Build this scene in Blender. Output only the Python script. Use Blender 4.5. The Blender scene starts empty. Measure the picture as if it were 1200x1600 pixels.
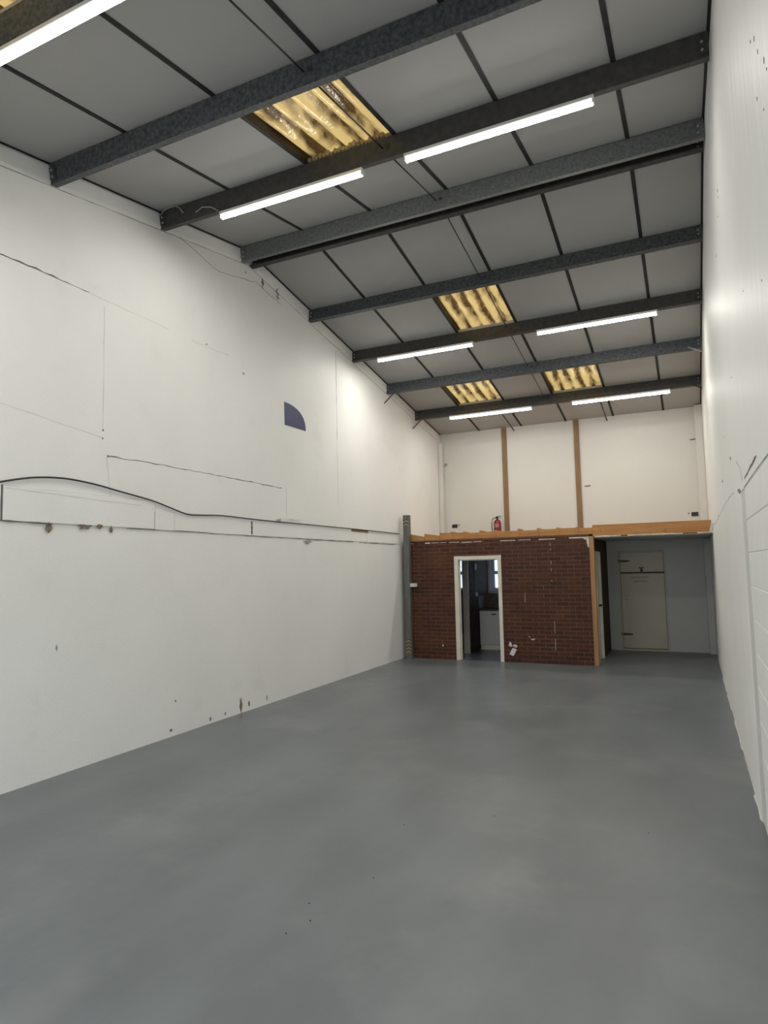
import bpy, math, random
from mathutils import Matrix, Vector
random.seed(7)
SC = bpy.context.scene
COL = SC.collection

# ------------------------------------------------------------------ camera
cam_data = bpy.data.cameras.new('camera')
cam = bpy.data.objects.new('camera', cam_data)
COL.objects.link(cam)
cam_data.sensor_fit = 'VERTICAL'
cam_data.sensor_height = 36.0
cam_data.lens = 1012.9 / 1600 * 36.0
cam_data.clip_start = 0.02
_f = Vector((-0.42446, 0.90158, 0.08423)).normalized()
_r = Vector((0.90396, 0.42714, -0.02036))
_r = (_r - _f * _r.dot(_f)).normalized()
_u = _r.cross(_f)
cam.matrix_world = Matrix(((_r.x, _u.x, -_f.x, 5.363), (_r.y, _u.y, -_f.y, 0.0), (_r.z, _u.z, -_f.z, 1.845), (0, 0, 0, 1)))
SC.camera = cam

# ------------------------------------------------------------------ world, exposure
SC.view_settings.view_transform = 'Standard'
SC.view_settings.look = 'None'
SC.view_settings.exposure = 0.42
SC.view_settings.gamma = 1.0
SC.view_settings.use_curve_mapping = False
SKY = 2.1          # overcast daylight outside
TUBE = 112.0        # LED tubes
world = bpy.data.worlds.new('sky')
SC.world = world
world.use_nodes = True
_bg = world.node_tree.nodes['Background']
_bg.inputs[0].default_value = (0.92, 0.96, 1.0, 1)
_bg.inputs[1].default_value = SKY

# ------------------------------------------------------------------ helpers
W = 5.72           # clear width of the unit
YB = 12.265        # face of the brick partition
YE = 14.66         # back wall
YF = -0.45         # front wall, behind the camera
RIDGE, ZR, SL = 7.1, 6.28, 0.168


def zl(y):
    return ZR - SL * abs(y - RIDGE)


class MB:
    """collects shapes, then links them as one mesh object"""

    def __init__(s):
        s.v, s.f, s.sm = [], [], []

    def add(s, vs, fs, smooth=False):
        o = len(s.v)
        s.v += [tuple(p) for p in vs]
        for f in fs:
            s.f.append([o + i for i in f])
            s.sm.append(smooth)
        return s

    def box(s, x0, x1, y0, y1, z0, z1, b=0.0):
        if b <= 0:
            vs = [(x, y, z) for x in (x0, x1) for y in (y0, y1) for z in (z0, z1)]
            return s.add(vs, [(0, 1, 3, 2), (4, 6, 7, 5), (0, 4, 5, 1), (2, 3, 7, 6), (0, 2, 6, 4), (1, 5, 7, 3)])
        b = min(b, (x1 - x0) * .45, (y1 - y0) * .45, (z1 - z0) * .45)
        vs, idx = [], {}
        for i, x in enumerate((x0, x1)):
            for j, y in enumerate((y0, y1)):
                for k, z in enumerate((z0, z1)):
                    dx, dy, dz = (b, -b)[i], (b, -b)[j], (b, -b)[k]
                    for a, p in enumerate(((x, y + dy, z + dz), (x + dx, y, z + dz), (x + dx, y + dy, z))):
                        idx[i, j, k, a] = len(vs)
                        vs.append(p)
        fs = []
        for a in range(3):
            o1, o2 = [(1, 2), (0, 2), (0, 1)][a]
            for sd in (0, 1):
                def key(p, q):
                    t = [0, 0, 0]
                    t[a], t[o1], t[o2] = sd, p, q
                    return idx[t[0], t[1], t[2], a]
                fs.append([key(0, 0), key(1, 0), key(1, 1), key(0, 1)])
        for a in range(3):
            o1, o2 = [(1, 2), (0, 2), (0, 1)][a]
            for p in (0, 1):
                for q in (0, 1):
                    t0, t1 = [0, 0, 0], [0, 0, 0]
                    t0[o1] = t1[o1] = p
                    t0[o2] = t1[o2] = q
                    t1[a] = 1
                    fs.append([idx[(*t0, o1)], idx[(*t1, o1)], idx[(*t1, o2)], idx[(*t0, o2)]])
        for i in (0, 1):
            for j in (0, 1):
                for k in (0, 1):
                    fs.append([idx[i, j, k, 0], idx[i, j, k, 1], idx[i, j, k, 2]])
        return s.add(vs, fs)

    def prism(s, poly, fn, a, b, smooth=False):
        """poly: 2-D outline, fn(u, v, t) -> 3-D; extruded from t=a to t=b"""
        n = len(poly)
        vs = [fn(u, v, a) for u, v in poly] + [fn(u, v, b) for u, v in poly]
        s.add(vs, [[i, (i + 1) % n, n + (i + 1) % n, n + i] for i in range(n)], smooth)
        o = len(s.v) - 2 * n
        s.f += [[o + i for i in range(n)][::-1], [o + n + i for i in range(n)]]
        s.sm += [False, False]
        return s

    def tube(s, pts, r, n=8):
        pts = [Vector(p) for p in pts]
        rings = []
        for i, p in enumerate(pts):
            d = (pts[min(i + 1, len(pts) - 1)] - pts[max(i - 1, 0)]).normalized()
            up = Vector((0, 0, 1)) if abs(d.z) < .9 else Vector((0, 1, 0))
            e = d.cross(up).normalized()
            g = e.cross(d)
            rings.append([p + (e * math.cos(t) + g * math.sin(t)) * r for t in [2 * math.pi * k / n for k in range(n)]])
        vs = [q for ring in rings for q in ring]
        fs = [[i * n + k, i * n + (k + 1) % n, (i + 1) * n + (k + 1) % n, (i + 1) * n + k] for i in range(len(pts) - 1) for k in range(n)]
        s.add(vs, fs, True)
        o = len(s.v) - len(vs)
        s.f += [[o + k for k in range(n)][::-1], [o + len(vs) - n + k for k in range(n)]]
        s.sm += [False, False]
        return s

    def lathe(s, prof, c, n=24):
        vs = [(c[0] + r * math.cos(2 * math.pi * k / n), c[1] + r * math.sin(2 * math.pi * k / n), c[2] + z) for r, z in prof for k in range(n)]
        fs = [[i * n + k, i * n + (k + 1) % n, (i + 1) * n + (k + 1) % n, (i + 1) * n + k] for i in range(len(prof) - 1) for k in range(n)]
        s.add(vs, fs, True)
        o = len(s.v) - len(vs)
        s.f += [[o + k for k in range(n)][::-1], [o + len(vs) - n + k for k in range(n)]]
        s.sm += [False, False]
        return s

    def mesh(s, name, mat):
        import bmesh
        me = bpy.data.meshes.new(name)
        me.from_pydata(s.v, [], s.f)
        me.polygons.foreach_set('use_smooth', s.sm)
        bm = bmesh.new()
        bm.from_mesh(me)
        bmesh.ops.recalc_face_normals(bm, faces=bm.faces)
        bm.to_mesh(me)
        bm.free()
        if mat:
            me.materials.append(mat)
        return me

    def build(s, name, mat, parent=None, **props):
        return link(name, s.mesh(name, mat), parent, **props)


def link(name, data, parent=None, loc=None, **props):
    o = bpy.data.objects.new(name, data)
    COL.objects.link(o)
    if parent:
        o.parent = parent
    if loc:
        o.location = loc
    for k, v in props.items():
        o[k] = v
    return o


def thing(name, label, category, loc=(0, 0, 0), group=None):
    o = link(name, None, None, loc, label=label, category=category)
    o.empty_display_size = .1
    if group:
        o['group'] = group
    return o


# ------------------------------------------------------------------ materials
def material(name, color, rough=.5, metal=0.0, var=None, scale=3.0, stretch=(1, 1, 1), bump=0.0, bscale=60.0, bstretch=(1, 1, 1),
             rand=None, emit=0.0, spec=None, stain=None):
    """principled material; var = second colour mixed by noise; rand = colours picked per object; stain = (colour, scale, low, high)"""
    m = bpy.data.materials.new(name)
    m.use_nodes = True
    nt = m.node_tree
    N, L = nt.nodes, nt.links
    bs = N['Principled BSDF']
    bs.inputs['Roughness'].default_value = rough
    bs.inputs['Metallic'].default_value = metal
    bs.inputs['Base Color'].default_value = (*color, 1)
    if spec is not None:
        bs.inputs['Specular IOR Level'].default_value = spec
    if emit:
        bs.inputs['Emission Color'].default_value = (*color, 1)
        bs.inputs['Emission Strength'].default_value = emit
    tc = N.new('ShaderNodeTexCoord')

    def noise(sc, st, detail=4.0, rgh=.55):
        mp = N.new('ShaderNodeMapping')
        mp.inputs['Scale'].default_value = st
        L.new(tc.outputs['Object'], mp.inputs['Vector'])
        n = N.new('ShaderNodeTexNoise')
        n.inputs['Scale'].default_value = sc
        n.inputs['Detail'].default_value = detail
        n.inputs['Roughness'].default_value = rgh
        L.new(mp.outputs[0], n.inputs['Vector'])
        return n.outputs['Fac']

    def ramp(fac, lo, hi):
        r = N.new('ShaderNodeMapRange')
        r.inputs['From Min'].default_value = lo
        r.inputs['From Max'].default_value = hi
        L.new(fac, r.inputs['Value'])
        return r.outputs[0]

    def mix(fac, a, b):
        x = N.new('ShaderNodeMix')
        x.data_type = 'RGBA'
        L.new(fac, x.inputs['Factor'])
        for sock, val in ((x.inputs[6], a), (x.inputs[7], b)):
            if isinstance(val, tuple):
                sock.default_value = (*val, 1)
            else:
                L.new(val, sock)
        return x.outputs[2]
    col = None
    if rand:
        oi = N.new('ShaderNodeObjectInfo')
        cr = N.new('ShaderNodeValToRGB')
        while len(cr.color_ramp.elements) < len(rand):
            cr.color_ramp.elements.new(.5)
        for i, c in enumerate(rand):
            cr.color_ramp.elements[i].position = i / max(1, len(rand) - 1)
            cr.color_ramp.elements[i].color = (*c, 1)
        L.new(oi.outputs['Random'], cr.inputs[0])
        col = cr.outputs[0]
    if var:
        col = mix(ramp(noise(scale, stretch), .33, .67), col if col else color, var)
    if stain:
        c, sc, lo, hi = stain
        col = mix(ramp(noise(sc, (1, 1, 1), 6, .6), lo, hi), col if col else color, c)
    if col:
        L.new(col, bs.inputs['Base Color'])
    if bump:
        b = N.new('ShaderNodeBump')
        b.inputs['Strength'].default_value = 1.0
        b.inputs['Distance'].default_value = bump
        L.new(noise(bscale, bstretch), b.inputs['Height'])
        L.new(b.outputs[0], bs.inputs['Normal'])
    return m


M = {}
M['wall'] = material('white_wall_paint', (.84, .84, .815), .5, var=(.80, .80, .775), scale=.8, bump=.0035, bscale=45, stain=((.72, .71, .68), 1.6, .60, .95))
M['wall_gloss'] = material('glossy_white_wall_paint', (.85, .85, .825), .47, var=(.82, .82, .795), scale=1.0, bump=.016, bscale=5, bstretch=(1, 1.6, .22), spec=.12)
M['wall_warm'] = material('cream_white_plasterboard', (.66, .65, .605), .55, var=(.635, .625, .58), scale=1.2, bump=.001, bscale=30)
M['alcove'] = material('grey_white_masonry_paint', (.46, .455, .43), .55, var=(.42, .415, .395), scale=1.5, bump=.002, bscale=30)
M['panel'] = material('grey_white_lining_board', (.40, .40, .392), .6, var=(.375, .375, .367), scale=1.2, bump=.001, bscale=60)
M['joint'] = material('dark_joint_strip', (.020, .020, .020), .6, var=(.035, .035, .035), scale=6, spec=.2)
M['galv'] = material('galvanised_steel', (.115, .127, .135), .48, .3, var=(.042, .048, .053), scale=30, bump=.0006, bscale=50)
M['galv_pale'] = material('pale_galvanised_steel', (.20, .21, .21), .45, .3, var=(.12, .13, .132), scale=34, bump=.0006, bscale=50)
M['galv_dark'] = material('dark_purlin_steel', (.080, .076, .070), .55, .25, var=(.05, .048, .045), scale=14)
M['steel'] = material('dull_steel', (.16, .16, .155), .5, .5)
M['rod'] = material('dark_steel_rod', (.045, .045, .045), .5, .3)
M['zinc'] = material('bright_zinc_plate', (.42, .43, .44), .4, .6)
M['roofsheet'] = material('roof_sheet', (.15, .15, .15), .8)
M['reveal'] = material('brown_stained_reveal', (.06, .040, .022), .6, var=(.035, .024, .014), scale=8)
M['lumps'] = material('yellowed_insulation_edge', (.55, .42, .20), .8, var=(.30, .20, .09), scale=14, bump=.01, bscale=40)
M['housing'] = material('white_light_housing', (.80, .80, .77), .4)
M['tube'] = material('lit_led_diffuser', (1.0, .965, .895), .4, emit=TUBE)
M['tube_rear'] = material('lit_led_diffuser_rear', (1.0, .965, .895), .4, emit=TUBE * .78)
M['tube_mid'] = material('lit_led_diffuser_middle', (1.0, .965, .895), .4, emit=TUBE * 1.3)
M['tube_edge'] = material('lit_diffuser_side', (1.0, .965, .89), .4, emit=TUBE * .04)
M['floor'] = material('grey_painted_concrete', (.158, .174, .181), .36, var=(.118, .131, .137), scale=1.2, stretch=(1.2, .6, 1), bump=.0012, bscale=18, bstretch=(1, .6, 1), stain=((.205, .214, .214), .85, .53, .78))
M['floor_kitchen'] = material('blue_grey_floor_paint', (.085, .10, .13), .3, var=(.06, .07, .09), scale=4)
M['brick'] = material('red_brown_brick', (.10, .035, .02), .75, rand=[(.034, .0075, .0035), (.060, .015, .006), (.042, .009, .004), (.075, .020, .0075), (.050, .011, .0045), (.024, .0055, .003)],
                      stain=((.105, .035, .010), 1.7, .48, .74), bump=.003, bscale=60)
M['mortar'] = material('brown_grey_mortar', (.215, .110, .075), .9, var=(.14, .064, .042), scale=3, stain=((.26, .155, .115), 2.5, .55, .8))
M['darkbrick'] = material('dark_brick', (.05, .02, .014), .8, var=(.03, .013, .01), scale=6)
M['timber'] = material('orange_pine', (.46, .22, .065), .55, var=(.36, .155, .04), scale=2.5, stretch=(1, 1, 9), stain=((.20, .075, .02), 4.5, .60, .74))
M['timber_old'] = material('tan_softwood', (.40, .225, .095), .6, var=(.30, .155, .06), scale=3, stretch=(6, 6, .6))
M['batten'] = material('brown_softwood_batten', (.26, .155, .070), .6, var=(.20, .115, .05), scale=4, stretch=(8, 8, .5))
M['plaster'] = material('raw_white_plaster', (.72, .68, .60), .8, var=(.5, .45, .38), scale=12)
M['paint_white'] = material('off_white_joinery_paint', (.70, .67, .58), .4, var=(.62, .59, .50), scale=4)
M['door_cream'] = material('cream_door_paint', (.46, .425, .33), .45, var=(.40, .365, .28), scale=2.0, stretch=(1, 1, .4))
M['black'] = material('black_iron', (.012, .011, .010), .5)
M['blackplastic'] = material('black_plastic', (.015, .015, .016), .4)
M['crack'] = material('dark_crack', (.13, .12, .105), .9)
M['faint'] = material('faint_plaster_line', (.62, .61, .58), .8)
M['chip'] = material('bare_masonry', (.30, .23, .17), .95, var=(.08, .055, .04), scale=40)
M['chip_grey'] = material('exposed_grey_plaster', (.40, .39, .36), .9, var=(.28, .27, .25), scale=30)
M['blue'] = material('navy_blue_board', (.020, .027, .105), .5, var=(.028, .037, .13), scale=12)
M['red'] = material('fire_red_enamel', (.17, .010, .014), .3)
M['label'] = material('white_label', (.65, .62, .58), .5)
M['column'] = material('weathered_green_grey_steel', (.095, .103, .094), .5, .2, var=(.15, .16, .146), scale=9, stretch=(3, 3, .5))
M['yellow'] = material('worn_cream_yellow_tape', (.50, .40, .20), .6, var=(.33, .24, .10), scale=20)
M['grey_box'] = material('grey_white_plastic', (.62, .64, .65), .5)
M['cupboard'] = material('pale_grey_laminate', (.52, .52, .50), .4)
M['worktop'] = material('dark_worktop', (.045, .04, .038), .3)
M['tile_brown'] = material('brown_mottled_tile', (.075, .048, .028), .35, var=(.03, .02, .013), scale=14)
M['tile_white'] = material('pale_wall_tile', (.42, .43, .47), .3)
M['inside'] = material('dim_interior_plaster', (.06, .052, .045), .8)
M['notice'] = material('faded_violet_print', (.24, .22, .27), .7)
M['upvc'] = material('white_window_frame', (.75, .76, .80), .35)
M['concrete'] = material('concrete_apron', (.30, .30, .29), .9)


def glass_material():
    m = bpy.data.materials.new('frosted_window_glass')
    m.use_nodes = True
    nt = m.node_tree
    nt.nodes.clear()
    o = nt.nodes.new('ShaderNodeOutputMaterial')
    t = nt.nodes.new('ShaderNodeBsdfTranslucent')
    t.inputs[0].default_value = (.80, .91, 1, 1)
    g = nt.nodes.new('ShaderNodeBsdfGlossy')
    g.inputs['Roughness'].default_value = .15
    tr = nt.nodes.new('ShaderNodeBsdfTransparent')
    tr.inputs[0].default_value = (.80, .91, 1, 1)
    n = nt.nodes.new('ShaderNodeTexNoise')
    n.inputs['Scale'].default_value = 14
    mr = nt.nodes.new('ShaderNodeMapRange')
    mr.inputs['From Min'].default_value = .42
    mr.inputs['From Max'].default_value = .58
    mr.inputs['To Max'].default_value = .9
    tc = nt.nodes.new('ShaderNodeTexCoord')
    nt.links.new(tc.outputs['Object'], n.inputs['Vector'])
    nt.links.new(n.outputs['Fac'], mr.inputs['Value'])
    a = nt.nodes.new('ShaderNodeMixShader')
    nt.links.new(mr.outputs[0], a.inputs[0])
    nt.links.new(t.outputs[0], a.inputs[1])
    nt.links.new(tr.outputs[0], a.inputs[2])
    b = nt.nodes.new('ShaderNodeMixShader')
    b.inputs[0].default_value = .06
    nt.links.new(a.outputs[0], b.inputs[1])
    nt.links.new(g.outputs[0], b.inputs[2])
    nt.links.new(b.outputs[0], o.inputs[0])
    return m


def grp_material():
    """yellowed translucent corrugated sheet with brown dirt lying in it"""
    m = bpy.data.materials.new('yellowed_translucent_sheet')
    m.use_nodes = True
    nt = m.node_tree
    nt.nodes.clear()
    N, L = nt.nodes, nt.links
    o = N.new('ShaderNodeOutputMaterial')
    tc = N.new('ShaderNodeTexCoord')
    mp = N.new('ShaderNodeMapping')
    mp.inputs['Scale'].default_value = (1, .45, 1)
    n = N.new('ShaderNodeTexNoise')
    n.inputs['Scale'].default_value = 5.5
    n.inputs['Detail'].default_value = 5
    L.new(tc.outputs['Object'], mp.inputs[0])
    L.new(mp.outputs[0], n.inputs['Vector'])
    cr = N.new('ShaderNodeValToRGB')
    e = cr.color_ramp.elements
    e[0].position, e[0].color = .33, (.06, .032, .010, 1)
    e[1].position, e[1].color = .62, (.54, .385, .15, 1)
    # colour darker along the raised grooves of the corrugation, paler on the lobes between
    sp = N.new('ShaderNodeSeparateXYZ')
    L.new(tc.outputs['Object'], sp.inputs[0])
    wv = N.new('ShaderNodeMath')
    wv.operation = 'MULTIPLY_ADD'
    wv.inputs[1].default_value = 10 * math.pi
    wv.inputs[2].default_value = 5 * math.pi
    L.new(sp.outputs[0], wv.inputs[0])
    cs = N.new('ShaderNodeMath')
    cs.operation = 'COSINE'
    L.new(wv.outputs[0], cs.inputs[0])
    ad = N.new('ShaderNodeMath')
    ad.operation = 'MULTIPLY_ADD'
    ad.inputs[1].default_value = -.15
    L.new(cs.outputs[0], ad.inputs[0])
    L.new(n.outputs['Fac'], ad.inputs[2])
    L.new(ad.outputs[0], cr.inputs[0])
    t = N.new('ShaderNodeBsdfTranslucent')
    L.new(cr.outputs[0], t.inputs[0])
    d = N.new('ShaderNodeBsdfDiffuse')
    L.new(cr.outputs[0], d.inputs[0])
    g = N.new('ShaderNodeBsdfGlossy')
    g.inputs['Roughness'].default_value = .12
    bp = N.new('ShaderNodeBump')
    bp.inputs['Distance'].default_value = .006
    n2 = N.new('ShaderNodeTexNoise')
    n2.inputs['Scale'].default_value = 16
    L.new(tc.outputs['Object'], n2.inputs['Vector'])
    L.new(n2.outputs['Fac'], bp.inputs['Height'])
    L.new(bp.outputs[0], g.inputs['Normal'])
    a = N.new('ShaderNodeMixShader')
    a.inputs[0].default_value = .30
    L.new(t.outputs[0], a.inputs[1])
    L.new(d.outputs[0], a.inputs[2])
    b = N.new('ShaderNodeMixShader')
    b.inputs[0].default_value = .18
    L.new(a.outputs[0], b.inputs[1])
    L.new(g.outputs[0], b.inputs[2])
    L.new(b.outputs[0], o.inputs[0])
    return m


M['glass'] = glass_material()
M['grp'] = grp_material()

# ------------------------------------------------------------------ floor, outside ground
MB().box(-.2, W + .2, YF - .25, YE + .2, -.15, 0).build('floor', M['floor'], kind='structure', label='grey painted concrete floor of the warehouse unit')
MB().box(-14, 20, -22, YF - .25, -.25, -.03).box(-14, 20, YE + .25, 26, -.25, -.03).build('ground', M['concrete'], kind='structure')
MB().box(.1, 3.6, YB + .02, YE, 0, .004).build('floor_kitchen', M['floor_kitchen'], kind='structure', label='dark blue-grey floor inside the brick room')

# ------------------------------------------------------------------ walls
yz = lambda u, v, t: (t, u, v)
left = MB().prism([(YF - .2, -.1), (YE + .2, -.1), (YE + .2, zl(YE + .2)), (RIDGE, ZR), (YF - .2, zl(YF - .2))], yz, -.2, 0).build(
    'wall_left', M['wall'], kind='structure', label='long white painted side wall with cracks, patches and a cable')
right = MB()
right.prism([(YF - .2, 2.339), (YE + .2, 2.339), (YE + .2, zl(YE + .2)), (RIDGE, ZR), (YF - .2, zl(YF - .2))], yz, W, W + .25)
right.box(W + .008, W + .25, YF - .2, 5.06, -.1, 2.339)
right.prism([(W + .010, 5.06), (W + .010, 5.10), (W + .008, 5.34), (W - .004, 5.46), (W - .004, YE + .2), (W + .25, YE + .2), (W + .25, 5.06)], lambda u, v, t: (u, v, t), -.1, 2.339)
right = right.build('wall_right', M['wall_gloss'], kind='structure', label='long glossy white painted wall beside the camera with block courses low down')
# painted concrete blocks, seven visible courses and those below
BP = [(-.012, -.1063), (-.012, .1063), (-.007, .1103), (.012, .1103), (.012, -.1103), (-.007, -.1103)]
blk = MB().prism(BP, lambda u, v, q: (u, q, v), -.2246, .2246).mesh('block', M['wall_gloss'])
for c in range(10):
    z = .111 + .2225 * (c + .5)
    for k in range(6):
        y = 5.06 - .225 - k * .4495 - (.2245 if c % 2 else 0)
        if y - .2245 < 2.2:
            continue
        link('block', blk, right, (W + .012 + random.uniform(-.0004, .0004), y, z))
    if c == 0:         # cut course on the floor
        for k in range(6):
            MB().prism([(u + W + .012, .056 + v * .49) for u, v in BP], lambda u, v, q: (u, q, v), 5.06 - .4495 * (k + 1) - .2244 * 0, 5.06 - .4495 * k - .0004).build('block', M['wall_gloss'], right)
    if c % 2:
        MB().prism([(u + W + .012, v + z) for u, v in BP], lambda u, v, q: (u, q, v), 5.06 - .2244, 5.06).build('block', M['wall_gloss'], right)

front = MB()
front.box(0, .35, YF - .2, YF, 0, zl(YF)).box(5.3, W, YF - .2, YF, 0, zl(YF)).box(.35, 5.3, YF - .2, YF, 4.1, zl(YF) - .02)
front.build('wall_front', M['wall'], kind='structure', label='white front wall with the open loading doorway')

# back wall with two window openings and the doorway
back = MB()
K0, K1, KZ0, KZ1 = (.05, .62), (1.13, 2.35), 1.27, 2.12
back.box(0, W, YE, YE + .2, 2.30, zl(YE) + .05)
for x0, x1, z0, z1 in ((0, 3.70, 0, KZ0), (0, 3.70, KZ1, 2.30), (0, K0[0], KZ0, KZ1), (K0[1], K1[0], KZ0, KZ1), (K1[1], 3.70, KZ0, KZ1)):
    back.box(x0, x1, YE, YE + .2, z0, z1)
back = back.build('wall_back', M['wall_warm'], kind='structure', label='cream-white upper end wall above the timber floor edge')
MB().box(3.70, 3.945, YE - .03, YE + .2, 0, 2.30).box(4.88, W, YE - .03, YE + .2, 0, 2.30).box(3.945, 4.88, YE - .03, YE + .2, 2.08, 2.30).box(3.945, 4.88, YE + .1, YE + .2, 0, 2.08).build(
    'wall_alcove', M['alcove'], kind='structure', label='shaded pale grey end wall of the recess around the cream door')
MB().box(0, .10, 14.48, YE, 2.52, 4.78, .02).build('trim_1', M['wall_warm'], kind='structure')
MB().box(5.575, W, 14.50, YE, 2.52, 5.02, .01).build('trim_2', M['wall_warm'], kind='structure')
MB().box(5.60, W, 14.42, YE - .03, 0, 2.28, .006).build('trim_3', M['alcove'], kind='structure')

# ------------------------------------------------------------------ ceiling: lining boards, dark joints, roof sheet above
ceiling = link('ceiling', None, None, kind='structure', label='pitched ceiling of grey-white lining boards with dark joints')
rows = [-.45, 1.08, 2.55, 4.016, 5.443, RIDGE, 8.72, 10.194, 11.646, 13.117, 14.66]
SHIFT = .15        # the roof sheet's openings lie a little beyond the lining's
cols = [0, 1, 2, 3, 4, 5, W]
lights_through = {(1, 1), (2, 3), (2, 6), (1, 8), (3, 8)}      # (column, row) of the rooflights


def slope_box(mb, x0, x1, y0, y1, d0, d1):
    """box lying on the roof slope between offsets d0 and d1 from the lining"""
    vs = [(x, y, zl(y) + d) for x in (x0, x1) for y in (y0, y1) for d in (d0, d1)]
    return mb.add(vs, [(0, 1, 3, 2), (4, 6, 7, 5), (0, 4, 5, 1), (2, 3, 7, 6), (0, 2, 6, 4), (1, 5, 7, 3)])


sheet = MB()
srows = [rows[0]] + [q + SHIFT for q in rows[1:5]] + [RIDGE] + [q + SHIFT for q in rows[6:10]] + [rows[10]]
for r in range(10):
    for c in range(6):
        if (c, r) not in lights_through:
            slope_box(sheet, cols[c], cols[c + 1], srows[r], srows[r + 1], .135, .165)
for r in range(10):
    y0, y1 = rows[r], rows[r + 1]
    for c in range(6):
        x0, x1 = cols[c], cols[c + 1]
        if (c, r) in lights_through:
            continue
        b = slope_box(MB(), x0 + .004, x1 - .004, y0 + .003, y1 - .003, 0, .045)
        b.build('panel', M['panel'], ceiling)
slope_box(sheet, -.2, 0, -.65, RIDGE, 0, .165)
slope_box(sheet, -.2, 0, RIDGE, 14.86, 0, .165)
slope_box(sheet, W, W + .25, -.65, RIDGE, 0, .165)
slope_box(sheet, W, W + .25, RIDGE, 14.86, 0, .165)
slope_box(sheet, -.2, W + .2, -.65, -.45, 0, .165)
slope_box(sheet, -.2, W + .2, 14.66, 14.9, 0, .165)
sheet.build('roof_sheeting', M['roofsheet'], kind='structure')
for x, hw in ((.012, .012), (1, .021), (2, .021), (3, .021), (4, .021), (5, .021), (W - .012, .012)):
    for r in range(10):
        slope_box(MB(), x - hw, x + hw, rows[r] + .002, rows[r + 1] - .002, -.007, .002).build('joint_strip', M['joint'], ceiling)

# ------------------------------------------------------------------ rooflights
RL = [(1, 1, 'yellowed corrugated rooflight cut off by the top left corner of the photo'),
      (2, 3, 'largest whole yellowed corrugated rooflight, in front of the ridge beams'),
      (2, 6, 'yellowed corrugated rooflight alone in the middle of the far slope'),
      (1, 8, 'small yellowed corrugated rooflight near the back, the left one of two'),
      (3, 8, 'small yellowed corrugated rooflight near the back, the right one of two')]
for c, r, lab in RL:
    x0, x1, y0, y1 = cols[c], cols[c + 1], rows[r], rows[r + 1]
    t = thing('rooflight', lab, 'rooflight', ((x0 + x1) / 2, y0, zl(y0) + .02), 'rooflights in the pitched ceiling')
    ox, oy, oz = t.location
    mb = MB()
    nx, ny = 80, 10
    vs, fs = [], []
    for j in range(ny + 1):
        y = y0 + .05 + (y1 - y0 + .22) * j / ny
        for i in range(nx + 1):
            x = x0 + (x1 - x0) * i / nx
            ph = (i / nx) * 5 * 2 * math.pi
            w_ = math.cos(ph)
            w_ = 1 - 2 * abs(math.sin(ph / 2)) ** .8
            vs.append((x - ox, y - oy, zl(y) + .088 + .040 * w_ - oz))
    for j in range(ny):
        for i in range(nx):
            a = j * (nx + 1) + i
            fs.append((a, a + 1, a + nx + 2, a + nx + 1))
    mb.add(vs, fs, True).build('corrugated_sheet', M['grp'], t)
    for xa, xb in ((x0, x0 + .012), (x1 - .012, x1)):
        mb = MB()
        slope_box(mb, xa - ox, xb - ox, y0, y1 + .25, -oz + 0, -oz + .135)
        mb.v = [(p[0], p[1] - oy, p[2]) for p in mb.v]
        mb.build('reveal', M['reveal'], t)
    if r == 3:         # crumbling insulation along the lower end of the largest one
        mb = MB()
        n, ye = 22, y1 - .01
        for i in range(n):
            xa = x0 + .02 + (x1 - x0 - .04) * i / n
            xb = xa + (x1 - x0 - .04) / n
            q = random.uniform(.0, .035)
            mb.box(xa - ox, xb - ox, ye - oy - q, ye - oy + .09, zl(ye) + .004 - oz, zl(ye) + .03 + q - oz, .014)
        mb.build('insulation_edge', M['lumps'], t, kind='stuff')

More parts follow.
